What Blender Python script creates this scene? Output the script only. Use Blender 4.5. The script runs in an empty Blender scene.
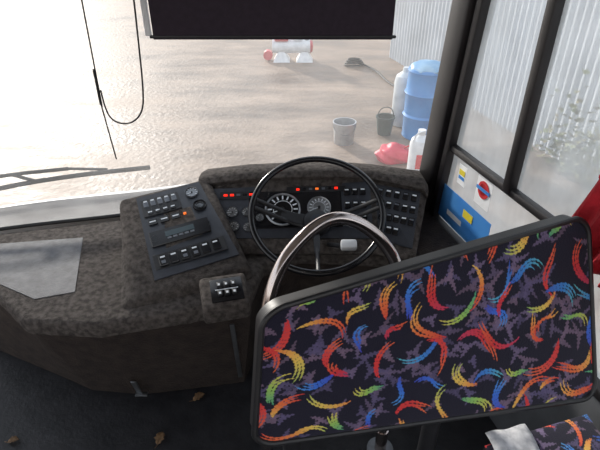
import bpy, bmesh, math, random
import numpy as np
from mathutils import Vector, Matrix
random.seed(7); rng=np.random.default_rng(11)
V=Vector
scene=bpy.context.scene
scene.view_settings.view_transform='Standard'

# ---------------------------------------------------------------- materials
def lin(c): return tuple(((x/255)/12.92 if x/255<=0.04045 else ((x/255+0.055)/1.055)**2.4) for x in c)
def mat(name,rgb,rough=0.5,metal=0.0,rgb2=None,scale=20,bump=0.0,bscale=None,spec=0.5,emit=0,coat=0,detail=6,rough2=None,stretch=None):
    m=bpy.data.materials.new(name); m.use_nodes=True
    nt=m.node_tree; b=nt.nodes['Principled BSDF']
    c=lin(rgb); b.inputs['Base Color'].default_value=(*c,1)
    b.inputs['Roughness'].default_value=rough; b.inputs['Metallic'].default_value=metal
    b.inputs['Specular IOR Level'].default_value=spec
    b.inputs['Coat Weight'].default_value=coat
    tc=nt.nodes.new('ShaderNodeTexCoord')
    src=tc.outputs['Object']
    if stretch:
        mp=nt.nodes.new('ShaderNodeMapping'); mp.inputs['Scale'].default_value=stretch
        nt.links.new(src,mp.inputs['Vector']); src=mp.outputs['Vector']
    if rgb2 is not None:
        n=nt.nodes.new('ShaderNodeTexNoise'); n.inputs['Scale'].default_value=scale; n.inputs['Detail'].default_value=detail
        nt.links.new(src,n.inputs['Vector'])
        r=nt.nodes.new('ShaderNodeValToRGB'); r.color_ramp.elements[0].position=0.35; r.color_ramp.elements[1].position=0.65
        r.color_ramp.elements[0].color=(*c,1); r.color_ramp.elements[1].color=(*lin(rgb2),1)
        nt.links.new(n.outputs['Fac'],r.inputs['Fac']); nt.links.new(r.outputs['Color'],b.inputs['Base Color'])
        if rough2 is not None:
            mr=nt.nodes.new('ShaderNodeMapRange'); mr.inputs['From Min'].default_value=.35; mr.inputs['From Max'].default_value=.65
            mr.inputs['To Min'].default_value=rough; mr.inputs['To Max'].default_value=rough2
            nt.links.new(n.outputs['Fac'],mr.inputs['Value']); nt.links.new(mr.outputs['Result'],b.inputs['Roughness'])
    if bump:
        n2=nt.nodes.new('ShaderNodeTexNoise'); n2.inputs['Scale'].default_value=bscale or scale*4; n2.inputs['Detail'].default_value=5
        nt.links.new(src,n2.inputs['Vector'])
        bp=nt.nodes.new('ShaderNodeBump'); bp.inputs['Strength'].default_value=bump; bp.inputs['Distance'].default_value=0.01
        nt.links.new(n2.outputs['Fac'],bp.inputs['Height']); nt.links.new(bp.outputs['Normal'],b.inputs['Normal'])
    if emit:
        b.inputs['Emission Color'].default_value=(*c,1); b.inputs['Emission Strength'].default_value=emit
    return m

def glass(name,haze=0.08,hazecol=(1,1,1),refl=1.0,dirt=0.0,stretch=(1,1,1),nscale=3.5):
    m=bpy.data.materials.new(name); m.use_nodes=True; nt=m.node_tree
    for n in list(nt.nodes): nt.nodes.remove(n)
    out=nt.nodes.new('ShaderNodeOutputMaterial')
    tr=nt.nodes.new('ShaderNodeBsdfTransparent'); tr.inputs['Color'].default_value=(.97,.98,.98,1)
    tl=nt.nodes.new('ShaderNodeBsdfTranslucent'); tl.inputs['Color'].default_value=(*hazecol,1)
    gl=nt.nodes.new('ShaderNodeBsdfGlossy'); gl.inputs['Roughness'].default_value=0.02
    fr=nt.nodes.new('ShaderNodeFresnel'); fr.inputs['IOR'].default_value=1.25
    m1=nt.nodes.new('ShaderNodeMixShader'); m2=nt.nodes.new('ShaderNodeMixShader')
    tc=nt.nodes.new('ShaderNodeTexCoord'); n=nt.nodes.new('ShaderNodeTexNoise'); n.inputs['Scale'].default_value=nscale; n.inputs['Detail'].default_value=5
    mpn=nt.nodes.new('ShaderNodeMapping'); mpn.inputs['Scale'].default_value=stretch
    nt.links.new(tc.outputs['Object'],mpn.inputs['Vector']); nt.links.new(mpn.outputs['Vector'],n.inputs['Vector'])
    mr=nt.nodes.new('ShaderNodeMapRange'); mr.inputs['From Min'].default_value=.35; mr.inputs['From Max'].default_value=.7
    mr.inputs['To Min'].default_value=haze; mr.inputs['To Max'].default_value=haze+dirt
    nt.links.new(n.outputs['Fac'],mr.inputs['Value'])
    nt.links.new(mr.outputs['Result'],m1.inputs['Fac'])
    nt.links.new(tr.outputs[0],m1.inputs[1]); nt.links.new(tl.outputs[0],m1.inputs[2])
    nt.links.new(fr.outputs[0],m2.inputs['Fac']); nt.links.new(m1.outputs[0],m2.inputs[1]); nt.links.new(gl.outputs[0],m2.inputs[2])
    nt.links.new(m2.outputs[0],out.inputs['Surface'])
    return m

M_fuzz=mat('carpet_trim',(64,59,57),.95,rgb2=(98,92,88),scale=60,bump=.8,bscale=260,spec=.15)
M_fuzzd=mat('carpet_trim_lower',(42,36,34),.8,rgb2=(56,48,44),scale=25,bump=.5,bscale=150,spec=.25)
M_mat=mat('shelf_mat',(98,98,102),.65,rgb2=(80,80,84),scale=30,bump=.3,bscale=200,spec=.3)
M_blk=mat('black_plastic',(24,24,27),.45,rgb2=(32,32,35),scale=30)
M_blkg=mat('black_gloss_plastic',(16,16,19),.22,rgb2=(22,22,26),scale=30)
M_panel=mat('instrument_panel',(48,51,58),.38,rgb2=(57,60,68),scale=40)
M_rub=mat('black_rubber',(17,17,18),.6,rgb2=(26,26,27),scale=30)
M_chr=mat('chrome',(205,194,190),.16,metal=1,rgb2=(185,174,170),scale=12)
M_alu=mat('aluminium',(150,152,155),.35,metal=.9,rgb2=(120,122,125),scale=20)
M_wht=mat('white_plastic',(225,226,228),.45,rgb2=(205,207,210),scale=10)
M_prn=mat('white_print',(225,230,235),.5)
M_grey=mat('grey_switch',(105,110,118),.4,rgb2=(88,92,100),scale=60)
M_red=mat('red_lamp',(255,40,20),.4,emit=1.2)
M_amb=mat('amber_lamp',(255,120,40),.4,emit=.7)
M_dial=mat('dial_face',(78,90,102),.35,rgb2=(92,104,116),scale=40)
M_lcd=mat('radio_display',(60,75,80),.25)
M_blind=mat('blind_fabric',(36,26,38),.85,rgb2=(44,33,46),scale=50)
M_floor=mat('floor_vinyl',(24,24,27),.55,rgb2=(38,37,40),scale=18,bump=.2)
M_pill=mat('pillar_black',(22,20,22),.5,rgb2=(34,30,33),scale=8)
M_pilg=mat('pillar_grey_strip',(92,86,90),.5,rgb2=(70,66,70),scale=9)
M_wall=mat('cab_wall_panel',(70,72,76),.6,rgb2=(82,84,88),scale=10)
M_body=mat('bus_paint',(210,212,214),.3,rgb2=(196,198,200),scale=4)
M_cowl=mat('cowl_grey',(84,82,82),.85,rgb2=(112,110,109),scale=7,spec=.2)
M_ceil=mat('ceiling_panel',(190,190,188),.6,rgb2=(180,180,178),scale=5)

# ---------------------------------------------------------------- mesh builder
class B:
    def __init__(s): s.bm=bmesh.new(); s.mats=[]
    def mi(s,m):
        if m not in s.mats: s.mats.append(m)
        return s.mats.index(m)
    def box(s,c,size,m,rot=None,bevel=0,seg=2):
        t=bmesh.new(); bmesh.ops.create_cube(t,size=1)
        for v in t.verts: v.co=V((v.co.x*size[0],v.co.y*size[1],v.co.z*size[2]))
        if bevel: bmesh.ops.bevel(t,geom=t.edges[:],offset=min(bevel,min(size)*.49),segments=seg,affect='EDGES',profile=.5)
        R=rot.to_4x4() if rot else Matrix.Identity(4)
        s.merge(t,Matrix.Translation(V(c))@R,m)
    def merge(s,t,M,m):
        i=s.mi(m); t.verts.index_update(); vs=[s.bm.verts.new(M@v.co) for v in t.verts]
        for f in t.faces:
            try: g=s.bm.faces.new([vs[v.index] for v in f.verts]); g.material_index=i
            except ValueError: pass
        t.free()
    def raw(s,vs,fs,m):
        i=s.mi(m); vv=[s.bm.verts.new(V(v)) for v in vs]
        for f in fs:
            try: g=s.bm.faces.new([vv[k] for k in f]); g.material_index=i
            except ValueError: pass
    def hull(s,vs,fs,m,bevel=0,seg=3):
        t=bmesh.new(); vv=[t.verts.new(V(v)) for v in vs]
        for f in fs: t.faces.new([vv[k] for k in f])
        bmesh.ops.recalc_face_normals(t,faces=t.faces[:])
        if bevel: bmesh.ops.bevel(t,geom=t.edges[:],offset=bevel,segments=seg,affect='EDGES',profile=.5)
        s.merge(t,Matrix.Identity(4),m)
    def lathe(s,prof,M,m,seg=32):
        vs=[];fs=[];n=len(prof)
        for k in range(seg):
            a=2*math.pi*k/seg
            for r,z in prof: vs.append(M@V((r*math.cos(a),r*math.sin(a),z)))
        for k in range(seg):
            k2=(k+1)%seg
            for j in range(n-1): fs.append((k*n+j,k2*n+j,k2*n+j+1,k*n+j+1))
        if prof[0][0]>1e-5: fs.append(tuple(k*n for k in reversed(range(seg))))
        if prof[-1][0]>1e-5: fs.append(tuple(k*n+n-1 for k in range(seg)))
        s.raw(vs,fs,m)
    def cyl(s,p0,p1,r0,m,r1=None,seg=20):
        p0=V(p0);p1=V(p1);d=p1-p0; q=d.to_track_quat('Z','Y').to_matrix().to_4x4()
        s.lathe([(r0,0),(r0 if r1 is None else r1,d.length)],Matrix.Translation(p0)@q,m,seg)
    def tube(s,pts,r,m,closed=False,seg=12,smooth=0,flat=None):
        P=[V(p) for p in pts]
        for _ in range(smooth):
            Q=[]
            n=len(P)
            rngi=range(n) if closed else range(n-1)
            if not closed: Q.append(P[0])
            for i in rngi:
                a,b=P[i],P[(i+1)%n]; Q+= [a*.75+b*.25,a*.25+b*.75]
            if not closed: Q.append(P[-1])
            P=Q
        n=len(P); vs=[];fs=[]; prev=None
        for i,p in enumerate(P):
            if closed: d=P[(i+1)%n]-P[i-1]
            else: d=P[min(i+1,n-1)]-P[max(i-1,0)]
            d.normalize()
            if prev is None:
                u=d.cross(V((0,0,1)));
                if u.length<.1: u=d.cross(V((1,0,0)))
            else: u=prev-d*prev.dot(d)
            u.normalize(); prev=u.copy(); w=d.cross(u)
            rr=r[i*len(r)//n] if isinstance(r,(list,tuple)) else r
            for k in range(seg):
                a=2*math.pi*k/seg; vs.append(p+u*math.cos(a)*rr+w*math.sin(a)*rr)
        for i in range(n if closed else n-1):
            j=(i+1)%n
            for k in range(seg):
                k2=(k+1)%seg; fs.append((i*seg+k,i*seg+k2,j*seg+k2,j*seg+k))
        if not closed:
            fs.append(tuple(reversed(range(seg)))); fs.append(tuple((n-1)*seg+k for k in range(seg)))
        s.raw(vs,fs,m)
    def torus(s,c,X,Y,R,r,m,n=96,seg=12):
        c=V(c); s.tube([c+X*R*math.cos(2*math.pi*k/n)+Y*R*math.sin(2*math.pi*k/n) for k in range(n)],r,m,closed=True,seg=seg)
    def obj(s,name,parent=None,angle=.6,normals=True):
        bm=s.bm
        if normals: bmesh.ops.recalc_face_normals(bm,faces=bm.faces[:])
        for f in bm.faces: f.smooth=True
        for e in bm.edges:
            if len(e.link_faces)==2 and e.calc_face_angle(0)>angle: e.smooth=False
        me=bpy.data.meshes.new(name); bm.to_mesh(me); bm.free()
        for m in s.mats: me.materials.append(m)
        o=bpy.data.objects.new(name,me); scene.collection.objects.link(o)
        if parent: o.parent=parent
        return o
def empty(name):
    e=bpy.data.objects.new(name,None); scene.collection.objects.link(e); e.empty_display_size=.1; return e
def prism(b,bot,top,m,bevel=0):
    n=len(bot); fs=[tuple(reversed(range(n))),tuple(range(n,2*n))]+[(i,(i+1)%n,n+(i+1)%n,n+i) for i in range(n)]
    b.hull(list(bot)+list(top),fs,m,bevel)

class Quad:   # bilinear panel, corners TL,TR,BR,BL, u right, v down
    def __init__(s,TL,TR,BR,BL,off=0):
        s.c=[V(x) for x in (TL,TR,BR,BL)]
        s.X=((s.c[1]-s.c[0])+(s.c[2]-s.c[3])).normalized()
        dn=((s.c[3]-s.c[0])+(s.c[2]-s.c[1])).normalized()
        s.N=dn.cross(s.X).normalized()
        s.N=-s.N if s.N.z<0 else s.N
        s.Y=s.N.cross(s.X)
        s.off=off
    def P(s,u,v,h=0):
        a,b,c,d=s.c
        return (a*(1-u)+b*u)*(1-v)+(d*(1-u)+c*u)*v+s.N*(h+s.off)
    def R(s): return Matrix((s.X,s.Y,s.N)).transposed()
    def box(s,b,u,v,w,h,d,m,bevel=.001,z=0): b.box(s.P(u,v,d/2+z),(w,h,d),m,rot=s.R(),bevel=bevel,seg=1)
    def dial(s,b,u,v,r,face,rim,ticks=True):
        M=Matrix.Translation(s.P(u,v,0))@s.R().to_4x4()
        b.lathe([(r,0),(r,.006),(r*.96,.008),(r*.90,.006),(r*.88,.003)],M,rim,28)
        b.lathe([(r*.9,.0025),(0,.0026)],M,face,28)
        if ticks:
            for k in range(9 if r<.03 else 13):
                a=math.radians(225-270*k/(8 if r<.03 else 12))
                p=s.P(u,v,.0045)+s.X*math.cos(a)*r*.72+s.Y*math.sin(a)*r*.72
                R=Matrix.Rotation(a,3,'Z')
                b.box(p,(r*.24,r*.08,.001),M_prn,rot=s.R()@R)
            if r>.03:
                for k in range(40):
                    a=math.radians(225-270*k/40); a2=math.radians(225-270*(k+1)/40)
                    q0=s.P(u,v,.0045)+s.X*math.cos(a)*r*.5+s.Y*math.sin(a)*r*.5
                    q1=s.P(u,v,.0045)+s.X*math.cos(a2)*r*.5+s.Y*math.sin(a2)*r*.5
                    q2=s.P(u,v,.0045)+s.X*math.cos(a2)*r*.54+s.Y*math.sin(a2)*r*.54
                    q3=s.P(u,v,.0045)+s.X*math.cos(a)*r*.54+s.Y*math.sin(a)*r*.54
                    b.raw([q0,q1,q2,q3],[(0,1,2,3)],M_prn)
            a=math.radians(200)
            p=s.P(u,v,.006)+s.X*math.cos(a)*r*.3+s.Y*math.sin(a)*r*.3
            b.box(p,(r*.7,r*.05,.001),M_prn,rot=s.R()@Matrix.Rotation(a,3,'Z'))
            b.lathe([(r*.12,.003),(r*.12,.008),(0,.008)],M,M_blk,12)

# ---------------------------------------------------------------- camera
cam=bpy.data.cameras.new('camera'); co=bpy.data.objects.new('camera',cam); scene.collection.objects.link(co)
co.location=(0,0,1.77); co.rotation_euler=(math.radians(58),0,0); cam.lens=30; cam.sensor_width=36; cam.clip_start=.02
scene.camera=co

# ---------------------------------------------------------------- bus shell
W0=V((.53,1.80,0)); D=V((.259,-.966,0)); WN=V((-.966,-.259,0))
def W(s_,z,n=0): return W0+D*s_+WN*n+V((0,0,z))
RW=Matrix((D,WN,V((0,0,1)))).transposed()
BF=[(0,1,2,3),(4,5,6,7),(0,1,5,4),(1,2,6,5),(2,3,7,6),(3,0,4,7)]
base=[(-1.60,1.48),(-1.17,1.640),(-.74,1.745),(-.35,1.85),(0,1.885),(.3,1.885),(.52,1.84)]
def cr(pts,n=8):
    out=[]
    P=[V(p) for p in pts]; P=[P[0]*2-P[1]]+P+[P[-1]*2-P[-2]]
    for i in range(1,len(P)-2):
        for k in range(n):
            t=k/n; a,b_,c,d=P[i-1:i+3]
            out.append(.5*((2*b_)+(c-a)*t+(2*a-5*b_+4*c-d)*t*t+(3*b_-a-3*c+d)*t**3))
    out.append(P[-2]); return out
bc=cr([(x,y,0) for x,y in base])

# windscreen
M_ws=glass('windscreen_glass',haze=.06,dirt=.05)
b=B(); n=len(bc); rows=[(.725,0),(1.2,-.03),(1.7,-.07),(2.06,-.11)]
vs=[V((p.x,p.y+dy,z)) for z,dy in rows for p in bc]
fs=[(r*n+i,r*n+i+1,(r+1)*n+i+1,(r+1)*n+i) for r in range(len(rows)-1) for i in range(n-1)]
b.raw(vs,fs,M_ws); b.obj('window_1',normals=False,angle=2)
b=B(); b.tube([V((p.x,p.y,.726)) for p in bc],.008,M_rub,seg=8); b.tube([V((p.x,p.y-.11,2.05)) for p in bc],.02,M_rub,seg=8)
b.obj('trim_1')
b=B()
prof=[(-.7,.36),(.2,.36),(.60,.35),(.67,.33),(.685,.28)]
vs=[V((p.x,p.y+dy,z)) for z,dy in prof for p in bc]
fs=[(r*n+i,r*n+i+1,(r+1)*n+i+1,(r+1)*n+i) for r in range(len(prof)-1) for i in range(n-1)]
b.raw(vs,fs,M_body)
vs=[V((p.x,p.y+dy,z)) for z,dy in [(.685,.28),(.70,.05),(.72,.012)] for p in bc]
b.raw(vs,[(r*n+i,r*n+i+1,(r+1)*n+i+1,(r+1)*n+i) for r in range(2) for i in range(n-1)],M_cowl)
vs=[V((p.x,p.y-.11+d,z)) for z,d in [(2.07,0),(2.3,-.02)] for p in bc]
b.raw(vs,[(i,i+1,n+i+1,n+i) for i in range(n-1)],M_body)
b.obj('wall_front',normals=False)
# right side wall
b=B()
b.box(W(1.35,.02,-.02),(2.7,.04,1.40),M_wall,rot=RW,bevel=.004)
b.box(W(1.35,2.05,-.02),(2.7,.05,.3),M_wall,rot=RW,bevel=.004)
b.obj('wall_right')
b=B()
def post(s0,s1,n0,n1,z0,z1,m,rk,bev=.006):
    pts=[W(s0,z0,n0),W(s1,z0,n0),W(s1,z0,n1),W(s0,z0,n1),W(s0+rk,z1,n0),W(s1+rk,z1,n0),W(s1+rk,z1,n1),W(s0+rk,z1,n1)]
    b.hull(pts,BF,m,bevel=bev,seg=2)
post(-.065,.042,-.06,.04,.70,2.12,M_pill,.13,.012)
post(.040,.060,-.03,.012,.74,2.12,M_pilg,.13,.002)
post(.056,.088,-.03,.025,.74,2.12,M_pill,.13,.005)
b.box(W(.455,1.47,0),(.034,.045,.86),M_pill,rot=RW,bevel=.006)
b.box(W(1.33,1.47,0),(.05,.05,.86),M_pill,rot=RW,bevel=.006)
b.box(W(.72,1.045,0),(1.42,.03,.026),M_pill,rot=RW,bevel=.006)
b.box(W(.72,.725,0),(1.42,.05,.03),M_pill,rot=RW,bevel=.006)
b.box(W(.72,1.90,0),(1.42,.05,.03),M_pill,rot=RW,bevel=.006)
b.obj('trim_2')
M_sg=glass('side_glass',haze=.34,dirt=.34,hazecol=(.98,1,.98),stretch=(1,1,.5),nscale=6)
for i,(s0,s1,z0,z1,ex) in enumerate([(.08,.44,1.06,1.89,.08),(.47,1.31,1.06,1.89,0),(.02,1.42,.74,1.03,0)]):
    b=B(); b.raw([W(s0,z0,-.006),W(s1,z0,-.006),W(s1,z1,-.006),W(s0+ex,z1,-.006)],[(0,1,2,3)],M_sg); b.obj('window_%d'%(i+2),normals=False)
# left wall (entrance side)
L0=W0+WN*2.4
def LW(s_,z,n=0): return L0+D*s_-WN*n+V((0,0,z))
b=B()
b.box(LW(1.6,.0),(1.6,.04,1.4),M_wall,rot=RW,bevel=.004)
for s_ in (.02,.8,1.6,2.4): b.box(LW(s_,1.38),(.05,.05,1.4),M_pill,rot=RW,bevel=.006)
b.obj('wall_left')
b=B()
fl=[(x.x,x.y) for x in (W(2.7,0),LW(2.7,0),LW(.05,0))]+[(p.x,p.y+.0) for p in bc[1:]]
def slab(b,pl,z0,z1,m): prism(b,[V((x,y,z0)) for x,y in pl],[V((x,y,z1)) for x,y in pl],m)
slab(b,fl,.14,.2,M_floor); b.obj('floor')
b=B(); fl2=[(x,y-.11 if y>1.4 else y) for x,y in fl]; slab(b,fl2,2.2,2.24,M_ceil); b.obj('ceiling')

# stickers on lower side window
b=B()
M_stw=mat('sticker_white',(240,241,243),.5); M_stb=mat('sticker_blue',(60,130,205),.5,rgb2=(75,145,215),scale=8)
M_str=mat('sticker_red',(205,55,60),.5); M_sty=mat('sticker_yellow',(225,205,60),.5)
def st(s_,z,w,h,m,n=.004,t=.001): b.box(W(s_,z,n),(w,t,h),m,rot=RW)
st(.335,.975,.085,.105,M_stw)
Mr=Matrix.Translation(W(.335,.985,.0055))@(RW@Matrix.Rotation(math.radians(-90),3,'X')).to_4x4()
b.lathe([(.031,0),(.031,.001),(.021,.001),(.021,0)],Mr,M_str,32)
st(.335,.985,.075,.012,M_stb,.0075)
st(.20,.975,.05,.075,M_stw); st(.20,.985,.035,.02,M_sty,.0055); st(.20,.965,.035,.012,M_stb,.0055)
b.obj('safety_sticker')
b=B(); st(.24,.825,.34,.14,M_stb); st(.28,.85,.06,.03,M_sty,.0055); st(.20,.80,.10,.02,M_stw,.0055); b.obj('blue_notice_sticker')

# ---------------------------------------------------------------- dashboard
dash=empty('dashboard')
b=B()
top=[(-1.36,1.51),(-.99,1.262),(-.84,1.13),(-.611,1.115),(-.347,1.18),(-.163,1.24),(-.13,1.42),(0,1.50),(.40,1.47),(.47,1.60),(.50,1.81),(.3,1.86),(0,1.865),(-.35,1.83),(-.74,1.73),(-1.163,1.625)]
bot=[(-1.34,1.54),(-.93,1.36),(-.80,1.30),(-.60,1.28),(-.40,1.31),(-.22,1.34),(-.18,1.48),(0,1.62),(.38,1.62),(.45,1.66),(.48,1.80),(.3,1.85),(0,1.86),(-.35,1.82),(-.74,1.72),(-1.15,1.62)]
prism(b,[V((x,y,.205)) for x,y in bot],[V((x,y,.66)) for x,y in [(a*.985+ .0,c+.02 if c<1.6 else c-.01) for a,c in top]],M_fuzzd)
b.obj('lower_cabinet',dash)
b=B()
prism(b,[V((x,y,.655)) for x,y in top],[V((x,y,.72)) for x,y in top],M_fuzz,bevel=.018)
b.obj('shelf_top',dash)
b=B()
sf=[(.40,1.43),(.605,1.43),(.51,1.78),(.46,1.78)]
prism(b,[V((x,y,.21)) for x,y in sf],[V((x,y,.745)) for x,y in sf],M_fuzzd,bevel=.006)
b.obj('side_filler',dash)
b=B()
mp=[(-1.125,1.545),(-.825,1.587),(-.734,1.267),(-.849,1.231),(-1.055,1.335)]
prism(b,[V((x,y,.719)) for x,y in mp],[V((x,y,.7225)) for x,y in mp],M_mat); b.obj('shelf_mat',dash)
# switch console (wedge)
T1,T2,T3,T4=V((-.662,1.60,.885)),V((-.345,1.70,.925)),V((-.165,1.345,.765)),V((-.52,1.19,.74))
b=B()
prism(b,[V((-.69,1.62,.70)),V((-.34,1.75,.70)),V((-.15,1.34,.70)),V((-.585,1.165,.70))][::-1],[T1,T2,T3,T4][::-1],M_fuzz,bevel=.02)
b.obj('switch_console',dash)
def lerp4(u,v): return (T1*(1-u)+T2*u)*(1-v)+(T4*(1-u)+T3*u)*v
q=Quad(lerp4(.18,.06),lerp4(.87,.05),lerp4(.95,.87),lerp4(.20,.88),off=.004)
b=B()
vs=[q.P(u,v,h) for h in (-.006,.003) for u,v in ((0,0),(1,0),(1,1),(0,1))]
b.hull(vs,BF,M_panel)
q.off+=.003
q.box(b,.33,.17,.135,.080,.004,M_blk)
for i in range(5): q.box(b,.12+.105*i,.13,.018,.024,.007,M_grey); q.box(b,.12+.105*i,.095,.012,.006,.008,M_prn,0)
for i in range(4): q.box(b,.15+.11*i,.235,.018,.02,.007,M_blkg); q.box(b,.15+.11*i,.235,.014,.005,.0075,M_prn,0)
q.dial(b,.82,.12,.024,M_dial,M_alu); q.dial(b,.84,.31,.024,M_blk,M_blk,False)
q.dial(b,.84,.31,.015,M_wht,M_alu,False)
for i in range(3): q.box(b,.15+.16*i,.36,.03,.024,.006,M_blkg); q.box(b,.15+.16*i,.36,.022,.005,.0066,M_prn,0)
q.box(b,.60,.36,.010,.006,.0066,M_amb,0)
# radio
q.box(b,.45,.57,.205,.064,.008,M_blkg,.002); q.box(b,.45,.555,.10,.022,.0095,M_lcd,0)
for i in range(5): q.box(b,.30+.075*i,.605,.014,.008,.010,M_grey)
q.dial(b,.12,.57,.014,M_grey,M_alu,False); q.dial(b,.80,.56,.014,M_grey,M_alu,False)
# lower bank
q.box(b,.48,.83,.245,.060,.005,M_blk)
for i in range(6): q.box(b,.15+.130*i,.83,.028,.044,.010,M_blkg,.002); q.box(b,.15+.130*i,.80,.016,.006,.0108,M_prn,0)
for i in (0,2,3): q.box(b,.15+.130*i,.855,.014,.012,.0112,M_grey,0)
b.obj('switch_panel',dash)
# instrument binnacle loft
def S(xb,xt,dy,dz):
    X=lambda f: xb+(xt-xb)*f
    return [V((X(0),1.50+dy,.70)),V((X(0),1.463+dy,.735)),V((X(0),1.47+dy,.76)),V((X(.05),1.49+dy,.772)),V((X(.9),1.684+dy,.916+dz)),V((X(.9),1.672+dy,.935+dz)),V((X(.95),1.685+dy,.950+dz)),V((X(1),1.72+dy,.956+dz)),V((X(1),1.78+dy*.5,.945+dz)),V((X(1),1.845,.88)),V((X(1),1.85,.70))]
secs=[S(-.33,-.385,-.01,-.04),S(-.31,-.36,0,-.028),S(-.2,-.2,0,-.008),S(0,0,0,.002),S(.15,.15,0,.002),S(.27,.27,0,-.006),S(.385,.46,-.055,-.022),S(.40,.475,-.065,-.045)]
b=B(); k=len(secs[0]); vs=[p for s_ in secs for p in s_]
fs=[(i*k+j,(i+1)*k+j,(i+1)*k+j+1,i*k+j+1) for i in range(len(secs)-1) for j in range(k-1)]+[tuple(range(k)),tuple((len(secs)-1)*k+j for j in range(k))]
b.raw(vs,fs,M_fuzz); b.obj('instrument_binnacle',dash,angle=.9)
q=Quad((-.335,1.665,.886),(.262,1.680,.909),(.262,1.497,.777),(-.30,1.497,.777),off=.003)
b=B()
vs=[q.P(u,v,h) for h in (-.006,.003) for u,v in ((0,0),(1,0),(1,1),(0,1))]
b.hull(vs,BF,M_panel); q.off+=.003
q.box(b,.52,.47,.34,.15,.003,M_blkg,.002)
q.dial(b,.44,.47,.066,M_dial,M_alu); q.dial(b,.67,.45,.044,M_dial,M_alu)
q.dial(b,.12,.50,.022,M_dial,M_alu); q.dial(b,.21,.50,.018,M_dial,M_alu)
q.dial(b,.12,.78,.020,M_dial,M_alu); q.dial(b,.21,.80,.018,M_dial,M_alu); q.dial(b,.29,.62,.015,M_dial,M_alu)
q.dial(b,.565,.76,.015,M_dial,M_alu)
q.box(b,.16,.16,.125,.030,.004,M_blk)
for i,mm in enumerate([M_red,M_red,M_grey,M_blkg,M_red]): q.box(b,.09+.04*i,.16,.014,.008,.006,mm,0)
q.box(b,.66,.10,.22,.024,.004,M_blk)
for i,mm in enumerate([M_red,M_blkg,M_grey,M_amb,M_grey,M_blkg,M_red]): q.box(b,.545+.04*i,.10,.012,.008,.006,mm,0)
for r_ in range(3):
    for i in range(3): q.box(b,.85+.05*i,.18+.24*r_,.022,.028,.008,M_blkg,.002); q.box(b,.85+.05*i,.15+.24*r_,.014,.005,.0088,M_prn,0)
b.obj('instrument_cluster',dash)
q=Quad((.282,1.674,.900),(.445,1.628,.892),(.392,1.437,.772),(.282,1.490,.775),off=.004)
b=B()
vs=[q.P(u,v,h) for h in (-.006,.003) for u,v in ((0,0),(1,0),(1,1),(0,1))]
b.hull(vs,BF,M_panel); q.off+=.003
for r_ in range(4):
    for i in range(5 if r_<3 else 3):
        q.box(b,.12+.19*i,.13+.22*r_,.021,.03,.008,M_blkg,.002); q.box(b,.12+.19*i,.10+.22*r_,.015,.006,.0088,M_prn if (i+r_)%3 else M_grey,0)
b.obj('side_switch_panel',dash)
b=B(); b.box((.15,1.60,.48),(.56,.03,.46),M_blk,bevel=.01); b.obj('lower_fascia',dash)
b=B()
for x in (-.02,.13,.25):
    b.box((x,1.45,.33),(.07,.015,.11),M_rub,rot=Matrix.Rotation(math.radians(-40),3,'X'),bevel=.004)
    b.cyl((x,1.46,.33),(x,1.60,.45),.009,M_alu)
b.obj('pedals',dash)

# gear selector box on shelf front
g=empty('gear_selector')
Rz=Matrix.Rotation(math.radians(14),3,'Z')@Matrix.Rotation(math.radians(14),3,'X')
gc=V((-.235,1.205,.748))
b=B(); b.box(gc,(.145,.125,.085),M_fuzz,rot=Rz,bevel=.014,seg=3); b.obj('housing',g)
b=B(); nrm=Rz@V((0,0,1)); c0=gc+V((.008,0,0))+nrm*.0435
b.box(c0,(.098,.086,.006),M_blkg,rot=Rz,bevel=.002)
for i in range(3):
    for j in range(2):
        p=c0+Rz@V((-.022+.022*i,-.016+.032*j,.006)); b.box(p,(.014,.02,.008),M_blk,rot=Rz,bevel=.002)
        b.box(p+nrm*.0045,(.007,.008,.001),M_prn,rot=Rz)
b.box(c0+Rz@V((0,0,.0045)),(.07,.003,.001),M_prn,rot=Rz)
b.obj('push_button_panel',g)

# steering wheel
sw=empty('steering_wheel')
C=V((.059,1.492,.889)); X=V((1,0,0)); e=math.radians(61); N=V((0,-math.cos(e),math.sin(e))); Y=N.cross(X)
R3=Matrix((X,Y,N)).transposed()
b=B(); b.torus(C,X,Y,.228,.0115,M_blkg,n=120,seg=14); b.obj('rim',sw)
b=B()
H=C-N*.075
for a in (10,170,270):
    a=math.radians(a); d=X*math.cos(a)+Y*math.sin(a); t=N.cross(d)
    for o in ((-.016,.016) if math.degrees(a)<200 else (0,)):
        pts=[H+t*o*1.3+d*.03,H+t*o+d*.09+N*.004,H+t*o+d*.16+N*.04,H+t*o+d*.226+N*.075]
        b.tube(pts,.008,M_blk,seg=8,smooth=2)
    w=.020 if math.degrees(a)<200 else .012
    pts=[H+d*.03+t*w,H+d*.03-t*w,H+d*.13-t*w*.8+N*.020,H+d*.13+t*w*.8+N*.020]
    b.hull([p-N*.006 for p in pts]+[p+N*.006 for p in pts],BF,M_blk)
M4=Matrix.Translation(H)@R3.to_4x4()
b.lathe([(.042,-.03),(.05,-.01),(.05,.010),(.044,.019),(.028,.023),(0,.024)],M4,M_blk,32)
b.lathe([(.022,.0232),(.022,.026),(0,.026)],M4,M_panel,24)
b.obj('hub_and_spokes',sw)
b=B()
M5=Matrix.Translation(H-N*.03)@R3.to_4x4()
b.lathe([(.04,0),(.05,-.02),(.055,-.11),(.05,-.18)],M5,M_blk,24)
for sx in (-1,1):
    p=H-N*.04+X*sx*.045
    b.tube([p,p+X*sx*.06+N*.0,p+X*sx*.13+N*.012],.006,M_blk,seg=8); b.box(p+X*sx*.13+N*.012,(.04,.018,.012),M_blkg,rot=R3,bevel=.004)
pq=V((.165,1.40,.815))
b.box(pq,(.055,.035,.03),M_wht,rot=R3,bevel=.008); b.tube([pq-N*.01,V((.10,1.47,.77))],.008,M_blk,seg=8)
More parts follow.
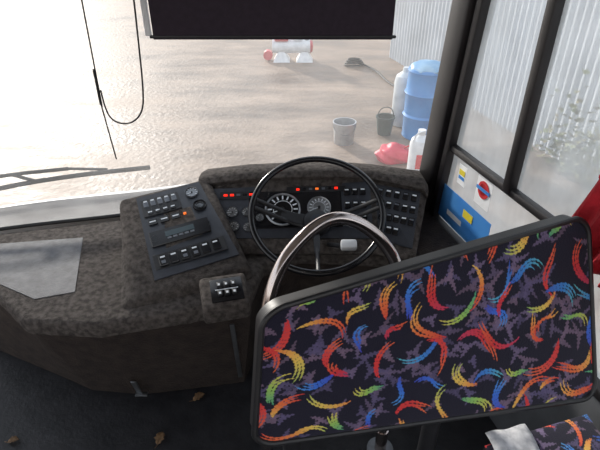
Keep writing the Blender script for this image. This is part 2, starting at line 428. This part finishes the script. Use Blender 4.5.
b.obj('column_and_stalks',sw)

# chrome grab rail
b=B()
b.tube([(-.10,.93,.30),(-.092,.93,.80),(-.082,.925,.96),(-.045,.97,1.06),(.02,1.03,1.11),(.085,1.075,1.125),(.155,1.085,1.10),(.215,1.075,1.05),(.26,1.06,.98),(.275,1.05,.80),(.275,1.05,.30)],.0165,M_chr,seg=20,smooth=3)
for p in ((-.10,.93),(.275,1.05)):
    b.cyl((p[0],p[1],.2),(p[0],p[1],.31),.02,M_chr); b.cyl((p[0],p[1],.2),(p[0],p[1],.21),.045,M_alu)
b.obj('grab_rail')

# ---------------------------------------------------------------- moquette seat back
def fabric_mat():
    m=bpy.data.materials.new('moquette_fabric'); m.use_nodes=True; nt=m.node_tree; bs=nt.nodes['Principled BSDF']
    at=nt.nodes.new('ShaderNodeAttribute'); at.attribute_name='Col'
    nt.links.new(at.outputs['Color'],bs.inputs['Base Color']); bs.inputs['Roughness'].default_value=.9
    bs.inputs['Specular IOR Level'].default_value=.2; bs.inputs['Sheen Weight'].default_value=.15
    tc=nt.nodes.new('ShaderNodeTexCoord'); n=nt.nodes.new('ShaderNodeTexNoise'); n.inputs['Scale'].default_value=400
    bp=nt.nodes.new('ShaderNodeBump'); bp.inputs['Strength'].default_value=.3; bp.inputs['Distance'].default_value=.003
    nt.links.new(tc.outputs['Object'],n.inputs['Vector']); nt.links.new(n.outputs['Fac'],bp.inputs['Height']); nt.links.new(bp.outputs['Normal'],bs.inputs['Normal'])
    return m
M_fab=fabric_mat()
def moquette(s,t,W_,H_,seed):
    r=np.random.default_rng(seed)
    col=np.zeros((s.size,3)); base=np.array(lin((27,25,42))); col[:]=base
    # mauve splintered figures
    nn=int(W_*H_*600)
    for i in range(nn):
        cx,cy=r.uniform(-.02,W_+.02),r.uniform(-.02,H_+.02); a=r.uniform(0,6.28); L=r.uniform(.022,.048)
        tint=np.array(lin([(118,102,134),(98,88,124),(126,104,128)][r.integers(3)]))*r.uniform(.65,1.0)
        for k in range(3):
            aa=a+k*2.1+r.uniform(-.6,.6); l2=L*r.uniform(.5,1.1); cu=r.uniform(-9,9)
            dx,dy=s-cx,t-cy; u=dx*np.cos(aa)+dy*np.sin(aa); v=-dx*np.sin(aa)+dy*np.cos(aa)+cu*u*u
            w=.0060*np.sqrt(np.clip(1-(u/l2),0,1))*(1+.45*np.sin(u*700+k))
            msk=(u>0)&(u<l2)&(np.abs(v)<w); col[msk]=col[msk]*.25+tint*.75
    RD,OR,YE=(206,54,58),(224,112,64),(226,192,92)
    pals=[[RD,OR,YE],[(60,84,180),(64,132,204),(100,188,190)],[(66,156,124),(146,186,92),YE],[RD,(214,70,66),OR],[(72,68,176),(58,108,206),(84,156,210)],[(186,60,98),RD,OR],[YE,OR,RD],[RD,(210,60,60),OR],[OR,YE,(140,184,100)]]
    cell=.072; nx=int(W_/cell)+2; ny=int(H_/cell)+2
    for i in range(nx):
        for j in range(ny):
            cx=(i+.5*(j%2))*cell+r.uniform(-.02,.02); cy=j*cell+r.uniform(-.02,.02)
            R=r.uniform(.036,.075); a0=r.uniform(0,6.28); span=r.uniform(1.5,2.9)
            span=min(span,.15/R)
            am=a0+span/2; cx-=R*.75*np.cos(am); cy-=R*.75*np.sin(am)
            pal=np.array([lin(c) for c in pals[(i*2+j*3+r.integers(3))%len(pals)]]); wob=r.uniform(-.008,.008)
            # bundle of two or three parallel brush lines that fan out
            nl=r.integers(2,4); ph=r.uniform(0,6)
            dx=s-cx; dy=t-cy; rad=np.hypot(dx,dy); ang=(np.arctan2(dy,dx)-a0)%(2*np.pi)
            for q_ in range(nl):
                st_=r.uniform(0,.18); sp=span*(r.uniform(.8,1.0)-st_)
                f=(ang-st_*span)/sp; ok=(f>0)&(f<1); fc=np.clip(f,0,1)
                off=rad-R-wob*np.sin(np.pi*2*fc)-(q_-(nl-1)/2)*(.0030+.0055*fc)
                w=.0030*np.sin(np.pi*fc**.8)**.6*(1+.35*np.sin(ang*R*620+ph+q_)+.25*np.sin(ang*R*1500+ph*q_))
                msk=ok&(np.abs(off)<w)
                g=np.clip(ang[msk]/span,0,.999)*2; k=np.clip(g.astype(int),0,1); fr=(g-k)[:,None]
                col[msk]=(pal[k]*(1-fr)+pal[k+1]*fr)
    return col
def fabric_grid(name,fn,W_,H_,res,parent,seed,rc=.0):
    nx=int(W_/res); ny=int(H_/res)
    us=np.linspace(0,1,nx+1); vsn=np.linspace(0,1,ny+1); U,Vv=np.meshgrid(us,vsn); U=U.ravel(); Vv=Vv.ravel()
    pts=fn(U,Vv)
    s=U*W_; t=Vv*H_
    col=moquette(s,t,W_,H_,seed)
    inside=np.ones(U.size,bool)
    if rc:
        dx=np.maximum(np.maximum(rc-s,s-(W_-rc)),0); dy=np.maximum(np.maximum(rc-t,t-(H_-rc)),0); inside=np.hypot(dx,dy)<=rc+.002
    idx=np.arange(U.size).reshape(ny+1,nx+1)
    q=np.stack([idx[:-1,:-1],idx[:-1,1:],idx[1:,1:],idx[1:,:-1]],-1).reshape(-1,4)
    q=q[inside[q].all(1)]
    me=bpy.data.meshes.new(name); me.from_pydata(pts.tolist(),[],q.tolist()); me.update()
    ca=me.color_attributes.new('Col','FLOAT_COLOR','POINT')
    ca.data.foreach_set('color',np.concatenate([col,np.ones((col.shape[0],1))],1).astype(np.float32).ravel())
    me.materials.append(M_fab)
    me.polygons.foreach_set('use_smooth',[True]*len(me.polygons))
    o=bpy.data.objects.new(name,me); scene.collection.objects.link(o); o.parent=parent; return o

seat=empty('driver_seat_back')
A_=[np.array(p) for p in ((-.068,.680,1.160),(.650,.970,1.190),(.735,.828,.745),(-.092,.612,.868))]
nS=np.cross(A_[3]-A_[0],A_[1]-A_[0]); nS/=np.linalg.norm(nS)
if nS[1]>0: nS=-nS
Ws,Hs=.80,.40
def seatfn(U,Vv,h=0.0):
    U=np.asarray(U)[:,None]; Vv=np.asarray(Vv)[:,None]
    p=(A_[0]*(1-U)+A_[1]*U)*(1-Vv)+(A_[3]*(1-U)+A_[2]*U)*Vv
    puff=.012*np.clip(16*U*(1-U)*Vv*(1-Vv),0,1)**.5
    return p+nS*(h+puff)
fabric_grid('fabric_panel',seatfn,Ws,Hs,.0013,seat,5,rc=.045)
ol=[]
rc=.045
for cx,cy,a0 in ((Ws-rc,Hs-rc,0),(rc,Hs-rc,90),(rc,rc,180),(Ws-rc,rc,270)):
    for k in range(11):
        a=math.radians(a0+9*k); ol.append(((cx+rc*math.cos(a))/Ws,(cy+rc*math.sin(a))/Hs))
ou=np.array(ol); f0=seatfn(ou[:,0],ou[:,1],0); f1=seatfn(ou[:,0],ou[:,1],-.035)
b=B(); n=len(ou)
b.raw([V(p) for p in f0]+[V(p) for p in f1],[(i,(i+1)%n,n+(i+1)%n,n+i) for i in range(n)]+[tuple(range(n,2*n))],M_blk)
b.obj('backing_shell',seat)
b=B(); b.tube([V(p) for p in f0],.0070,M_blk,closed=True,seg=10); b.obj('edge_piping',seat)
b=B()
for u in (.10,.50):
    p=V(seatfn(np.array([u]),np.array([.9]),-.03)[0]); b.cyl((p.x,p.y+.01,.2),p,.02,M_blk); b.box((p.x,p.y,.21),(.12,.12,.02),M_blk,bevel=.004)
b.obj('support_posts',seat)

# passenger seat cushion bottom right
ps=empty('passenger_seat')
def cush(U,Vv,h=0):
    U=np.asarray(U)[:,None]; Vv=np.asarray(Vv)[:,None]
    p=np.array([.475,.44,.68])+U*np.array([.29,.09,0])+Vv*np.array([-.03,.30,0])
    return p+np.array([0,0,1])*(.025*np.clip(16*U*(1-U)*Vv*(1-Vv),0,1)**.4)
fabric_grid('cushion_top',cush,.31,.31,.002,ps,9)
b=B(); cs=[(0,0),(1,0),(1,1),(0,1)]; pp=[V(cush([u],[v])[0]) for u,v in cs]
prism(b,[p-V((0,0,.09)) for p in pp],[p-V((0,0,.0005)) for p in pp],M_blk)
b.box((.60,.62,.39),(.06,.06,.40),M_alu,bevel=.004); b.box((.60,.62,.21),(.24,.28,.02),M_alu,bevel=.004)
b.obj('cushion_base',ps)
b=B(); M_pap=mat('paper',(205,205,208),.7,rgb2=(150,152,158),scale=40)
NN=8; vs=[V((.462+.013*i-.002*j,.62+.003*i+.017*j,.710+.004*math.sin(i*1.1)+.003*math.sin(j*1.3))) for j in range(NN+1) for i in range(NN+1)]
b.raw(vs,[(j*(NN+1)+i,j*(NN+1)+i+1,(j+1)*(NN+1)+i+1,(j+1)*(NN+1)+i) for j in range(NN) for i in range(NN)],M_pap)
o=b.obj('newspaper'); md=o.modifiers.new('t','SOLIDIFY'); md.thickness=.002

# red jacket hung at the side window
b=B(); M_jk=mat('red_cloth',(190,30,45),.85,rgb2=(155,20,35),scale=20,bump=.3)
NX,NZ=40,14; vs=[]
for j in range(NZ+1):
    for i in range(NX+1):
        f=j/NZ; s_=.785-.06*f+.28*i/NX; z=1.26-.23*f
        vs.append(W(s_,z,.045+.014*math.sin(i*.75+f*1.5)*(.4+f)+.008*math.sin(i*.31)))
b.raw(vs,[(j*(NX+1)+i,j*(NX+1)+i+1,(j+1)*(NX+1)+i+1,(j+1)*(NX+1)+i) for j in range(NZ) for i in range(NX)],M_jk)
b.box(W(.925,1.26,.03),(.28,.05,.012),M_jk,rot=RW,bevel=.004)
o=b.obj('red_jacket'); md=o.modifiers.new('t','SOLIDIFY'); md.thickness=.004

# ---------------------------------------------------------------- blind, cords, wiper
bl=empty('sun_blind')
b=B(); b.box((-.088,1.70,1.72),(.775,.006,.60),M_blind); b.obj('fabric',bl)
b=B(); b.box((-.088,1.70,1.428),(.80,.012,.010),M_blk,bevel=.004); b.cyl((-.50,1.70,2.03),(.32,1.70,2.03),.03,M_blk)
b.obj('rail_and_roller',bl)
b=B(); b.box((-.492,1.705,1.735),(.020,.012,.61),M_wht,bevel=.003); b.obj('side_guide',bl)
b=B(); b.tube([(-.49,1.66,2.19),(-.508,1.67,1.58),(-.522,1.68,1.40),(-.53,1.68,1.27),(-.545,1.68,1.18),(-.60,1.68,1.135),(-.66,1.68,1.15),(-.674,1.68,1.20),(-.676,1.68,1.26)],.0030,M_rub,seg=8,smooth=3); b.obj('hanging_cable')
b=B(); b.tube([(-.665,1.68,2.19),(-.675,1.68,1.55),(-.683,1.68,1.20)],.0026,M_rub,seg=8)
b.tube([(-.684,1.68,1.33),(-.685,1.68,1.21)],.005,M_rub,seg=8); b.tube([(-.685,1.68,1.21),(-.676,1.69,1.0)],.0026,M_rub,seg=8); b.obj('blind_pull_cord')
wp=empty('windscreen_wiper')
b=B(); b.tube([(-1.45,1.66,.815),(-1.15,1.775,.848),(-.9,1.85,.858),(-.63,1.91,.862)],.010,M_rub,seg=8,smooth=2); b.obj('blade',wp)
b=B(); b.tube([(-1.45,1.70,.875),(-1.15,1.79,.888),(-.95,1.86,.88)],.008,M_blk,seg=8,smooth=1)
b.tube([(-1.15,1.79,.888),(-1.05,1.80,.85)],.007,M_blk,seg=8); b.tube([(-.95,1.86,.88),(-.80,1.885,.865)],.006,M_blk,seg=8)
b.cyl((-1.45,1.68,.70),(-1.45,1.70,.88),.02,M_blk); b.obj('arm',wp)

# floor bits
b=B()
b.box((-.592,1.225,.31),(.020,.006,.10),M_alu,bevel=.002,rot=Matrix.Rotation(math.radians(17),3,'X')); b.box((-.585,1.235,.262),(.045,.02,.006),M_alu,bevel=.002); b.obj('metal_bracket')
b=B()
b.box((-.225,1.262,.45),(.016,.006,.34),M_alu,bevel=.002,rot=Matrix.Rotation(math.radians(12),3,'X')); b.obj('metal_strip')
M_leaf=mat('dead_leaf',(120,92,62),.7,rgb2=(90,66,44),scale=60)
def leaf(x,y,z,L,a):
    b=B(); n=9; vs=[];
    for i in range(n):
        t=i/(n-1); w=L*.32*math.sin(math.pi*t)**.7*(1+.25*math.sin(i*2.6))
        for sgn in (-1,0,1): vs.append(V(((t-.5)*L,sgn*w,.004+.010*abs(sgn)*math.sin(t*3)+.004*t)))
    R=Matrix.Translation(V((x,y,z)))@Matrix.Rotation(a,4,'Z')
    b.raw([R@v for v in vs],[(i*3+j,(i+1)*3+j,(i+1)*3+j+1,i*3+j+1) for i in range(n-1) for j in range(2)],M_leaf)
    b.tube([R@V((-.5*L,0,.004)),R@V((-.75*L,.005,.004))],.0012,M_leaf,seg=5)
    o=b.obj('dead_leaf'); md=o.modifiers.new('t','SOLIDIFY'); md.thickness=.0008
leaf(-.385,1.265,.201,.05,.6); leaf(-.49,1.09,.201,.05,1.4); leaf(-1.0,1.08,.201,.04,.2)

# ---------------------------------------------------------------- yard outside
GZ=-1.0
m=bpy.data.materials.new('wet_concrete'); m.use_nodes=True; nt=m.node_tree; bs=nt.nodes['Principled BSDF']
tc=nt.nodes.new('ShaderNodeTexCoord'); mp_=nt.nodes.new('ShaderNodeMapping'); mp_.inputs['Scale'].default_value=(.45,1.2,1); mp_.inputs['Rotation'].default_value=(0,0,-.45)
n1=nt.nodes.new('ShaderNodeTexNoise'); n1.inputs['Scale'].default_value=1.3; n1.inputs['Detail'].default_value=12; n1.inputs['Roughness'].default_value=.72
nt.links.new(tc.outputs['Object'],mp_.inputs['Vector']); nt.links.new(mp_.outputs['Vector'],n1.inputs['Vector'])
r=nt.nodes.new('ShaderNodeValToRGB'); r.color_ramp.elements[0].position=.36; r.color_ramp.elements[1].position=.64
r.color_ramp.elements[0].color=(*lin((92,76,62)),1); r.color_ramp.elements[1].color=(*lin((158,139,123)),1)
nt.links.new(n1.outputs['Fac'],r.inputs['Fac']); nt.links.new(r.outputs['Color'],bs.inputs['Base Color'])
mr=nt.nodes.new('ShaderNodeMapRange'); mr.inputs['From Min'].default_value=.38; mr.inputs['From Max'].default_value=.62; mr.inputs['To Min'].default_value=.38; mr.inputs['To Max'].default_value=.68
nt.links.new(n1.outputs['Fac'],mr.inputs['Value']); nt.links.new(mr.outputs['Result'],bs.inputs['Roughness'])
n2=nt.nodes.new('ShaderNodeTexNoise'); n2.inputs['Scale'].default_value=14; n2.inputs['Detail'].default_value=8
bp=nt.nodes.new('ShaderNodeBump'); bp.inputs['Strength'].default_value=.45; bp.inputs['Distance'].default_value=.03
nt.links.new(tc.outputs['Object'],n2.inputs['Vector']); nt.links.new(n2.outputs['Fac'],bp.inputs['Height']); nt.links.new(bp.outputs['Normal'],bs.inputs['Normal'])
b=B(); b.raw([(-60,-30,GZ),(60,-30,GZ),(60,90,GZ),(-60,90,GZ)],[(0,1,2,3)],m); b.obj('ground',normals=False)

def T(x,y,z=GZ): return Matrix.Translation(V((x,y,z)))
M_galv=mat('galvanised_metal',(160,162,166),.3,metal=.6,rgb2=(186,188,191),scale=6)
b=B(); b.lathe([(0,.0),(.135,0),(.14,.01),(.155,.29),(.165,.295),(.165,.31),(.15,.31),(.13,.02),(0,.02)],T(.62,6.65),M_galv,40)
b.tube([V((.62-.16,6.65,GZ+.28)),V((.62-.14,6.57,GZ+.20)),V((.62,6.48,GZ+.15)),V((.62+.14,6.57,GZ+.20)),V((.62+.16,6.65,GZ+.28))],.005,M_alu,seg=6,smooth=2)
b.obj('metal_bucket')
b=B(); M_gn=mat('dark_green_plastic',(40,62,58),.5,rgb2=(30,48,46),scale=6)
bx,by=1.24,6.98
b.lathe([(0,0),(.10,0),(.13,.24),(.14,.25),(.14,.27),(.12,.27),(.09,.02),(0,.02)],T(bx,by),M_gn,32)
b.tube([V((bx-.12,by,GZ+.26)),V((bx-.09,by-.02,GZ+.38)),V((bx,by-.03,GZ+.42)),V((bx+.09,by-.02,GZ+.38)),V((bx+.12,by,GZ+.26))],.007,M_gn,seg=6,smooth=2); b.obj('plastic_bucket')
b=B(); t=bmesh.new(); bmesh.ops.create_icosphere(t,subdivisions=4,radius=1)
for v in t.verts:
    c=v.co; k_=1+.12*math.sin(c.x*5+1)*math.cos(c.y*4)+.06*math.sin(c.z*9+c.x*6)
    v.co=V((c.x*.22*k_,c.y*.17*k_,max(c.z,-.55)*.15*k_+.09))
b.merge(t,T(1.22,6.02),mat('red_bag_plastic',(208,62,84),.5,rgb2=(186,46,66),scale=5))
b.tube([V((1.32,6.0,GZ+.18)),V((1.42,5.98,GZ+.24)),V((1.45,6.0,GZ+.16))],.012,M_jk,seg=6,smooth=1); b.obj('red_plastic_bag')
M_bb=mat('blue_plastic',(45,115,180),.4,rgb2=(60,135,198),scale=3)
prof=[(0,0),(.26,0),(.275,.02),(.27,.05),(.275,.30),(.295,.33),(.275,.36),(.28,.62),(.30,.65),(.28,.68),(.27,.92),(.285,.95),(.27,.98),(.25,.985),(.24,.965),(0,.965)]
b=B(); b.lathe(prof,T(1.76,6.90),M_bb,48); b.cyl((1.86,6.87,GZ+.96),(1.86,6.87,GZ+.99),.035,M_blk); b.cyl((1.66,6.94,GZ+.96),(1.66,6.94,GZ+.99),.035,M_blk)
t=bmesh.new(); bmesh.ops.create_icosphere(t,subdivisions=3,radius=1)
for v in t.verts:
    c=v.co; k_=1+.1*math.sin(c.x*7)*math.sin(c.y*6+1); v.co=V((c.x*.27*k_,c.y*.27*k_,max(c.z,0)*.10*k_+.97))
b.merge(t,T(1.76,6.90),mat('blue_cover',(100,150,190),.4,rgb2=(140,175,200),scale=5)); b.obj('plastic_barrel')
b=B(); b.lathe([(0,0),(.15,0),(.16,.02),(.16,.66),(.14,.74),(.06,.80),(.05,.86),(0,.86)],T(1.56,7.39),mat('cloudy_plastic',(200,205,208),.5,rgb2=(170,176,182),scale=5),32); b.obj('plastic_drum')
b=B(); jx=1.42; c_=T(jx,5.50)
b.lathe([(0,0),(.115,0),(.125,.02),(.125,.46),(.11,.52),(.05,.57),(.04,.575),(.04,.60),(0,.60)],c_,M_wht,32)
b.lathe([(.046,.595),(.046,.635),(0,.635)],c_,M_wht,20)
b.tube([V((jx-.10,5.45,GZ+.50)),V((jx-.08,5.44,GZ+.60)),V((jx,5.44,GZ+.64)),V((jx-.02,5.45,GZ+.62))],.012,M_wht,seg=6,smooth=1)
b.box((jx,5.377,GZ+.28),(.12,.004,.18),M_str,bevel=.001); b.obj('white_canister')
# compressor
ac=empty('air_compressor')
M_rp=mat('red_paint',(200,95,98),.45,rgb2=(180,78,84),scale=4)
yc=11.3
b=B(); b.cyl((-.60,yc,GZ+.30),(.22,yc,GZ+.30),.14,M_wht,seg=32); b.lathe([(.14,0),(.11,.05),(0,.07)],Matrix.Translation(V((.22,yc,GZ+.30)))@Matrix.Rotation(math.pi/2,4,'Y'),M_rp,32)
b.obj('tank',ac)
b=B()
for x in (-.40,.10): b.hull([V(p) for p in ((x-.18,yc-.2,GZ),(x+.18,yc-.2,GZ),(x+.18,yc+.2,GZ),(x-.18,yc+.2,GZ),(x-.07,yc-.1,GZ+.2),(x+.07,yc-.1,GZ+.2),(x+.07,yc+.1,GZ+.2),(x-.07,yc+.1,GZ+.2))],BF,M_wht)
b.cyl((-.70,yc-.08,GZ+.12),(-.70,yc+.08,GZ+.12),.10,M_rp,seg=24); b.obj('feet_and_wheel',ac)
b=B(); b.box((-.40,yc,GZ+.55),(.30,.26,.26),M_rp,bevel=.03); b.cyl((-.05,yc,GZ+.43),(-.05,yc,GZ+.82),.11,M_wht,seg=24)
b.cyl((.15,yc,GZ+.42),(.15,yc,GZ+.70),.05,M_galv); b.obj('pump',ac)
b=B(); b.tube([V((1.15+.22*math.cos(a*.5)*(1-.01*a),10.8+.16*math.sin(a*.5)*(1-.01*a),GZ+.02+.003*a)) for a in range(50)],.018,M_rub,seg=6)
b.tube([(1.37,10.8,GZ+.03),(1.58,10.3,GZ+.03),(1.64,9.7,GZ+.03),(1.78,9.2,GZ+.03)],.018,M_rub,seg=6,smooth=2); b.obj('coiled_hose')
# corrugated building wall
F0=V((2.02,11.6,0)); F1=V((5.7,-3.2,0)); dF=(F1-F0); LF=dF.length; dF.normalize(); nF=V((dF.y,-dF.x,0))
if nF.x>0: nF=-nF
M_cor=mat('corrugated_steel',(202,208,214),.4,metal=.0,rgb2=(184,189,194),scale=2)
b=B(); NXc=int(LF/.02); vs=[]
for i in range(NXc+1):
    s_=i*.02; h_=.014*math.sin(2*math.pi*s_/.13)
    for z in (GZ+.0,GZ+3.6): p=F0+dF*s_+nF*h_; vs.append(V((p.x,p.y,z)))
b.raw(vs,[(2*i,2*i+2,2*i+3,2*i+1) for i in range(NXc)],M_cor)
b.obj('corrugated_wall',normals=False,angle=3)
b=B(); M_tim=mat('timber_post',(150,110,72),.7,rgb2=(120,86,56),scale=8,stretch=(1,1,.1))
p=F0+dF*6.75+nF*.14; b.box((p.x,p.y,GZ+1.0),(.10,.10,2.0),M_tim,bevel=.01)
b.obj('timber_post')
b=B(); M_bush=mat('ivy',(104,116,76),.7,rgb2=(132,118,84),scale=9)
for i in range(420):
    s_=min(6.6,6.15+random.gauss(0,.25)); z=GZ+.05+abs(random.gauss(0,.35)); p=F0+dF*s_+nF*random.uniform(.10,.30)
    a=random.uniform(0,6.28); R_=Matrix.Translation(V((p.x,p.y,z)))@Matrix.Rotation(a,4,'Z')@Matrix.Rotation(random.uniform(-1,1),4,'X')
    l=random.uniform(.03,.06); b.raw([R_@V(v) for v in ((-l,0,0),(0,-l*.6,0),(l,0,.02),(0,l*.6,0))],[(0,1,2,3)],M_bush)
b.obj('climbing_ivy')

# ---------------------------------------------------------------- lighting
w=bpy.data.worlds.new('world'); scene.world=w; w.use_nodes=True; nt=w.node_tree
bg=nt.nodes['Background']; tc=nt.nodes.new('ShaderNodeTexCoord'); sx=nt.nodes.new('ShaderNodeSeparateXYZ'); rp=nt.nodes.new('ShaderNodeValToRGB')
rp.color_ramp.elements[0].position=0; rp.color_ramp.elements[0].color=(1,.98,.95,1); rp.color_ramp.elements[1].position=.7; rp.color_ramp.elements[1].color=(.70,.79,.92,1)
nt.links.new(tc.outputs['Generated'],sx.inputs[0]); nt.links.new(sx.outputs['Z'],rp.inputs['Fac']); nt.links.new(rp.outputs['Color'],bg.inputs['Color'])
bg.inputs['Strength'].default_value=1.4
sun=bpy.data.lights.new('sun','SUN'); sun.energy=4.6; sun.angle=math.radians(4); sun.color=(1,.94,.86)
so=bpy.data.objects.new('sun',sun); scene.collection.objects.link(so)
el=math.radians(21); az=math.radians(32)
dirv=V((-math.sin(az)*math.cos(el),math.cos(az)*math.cos(el),math.sin(el)))
so.rotation_euler=(-dirv).to_track_quat('-Z','Y').to_euler()
so.location=dirv*20
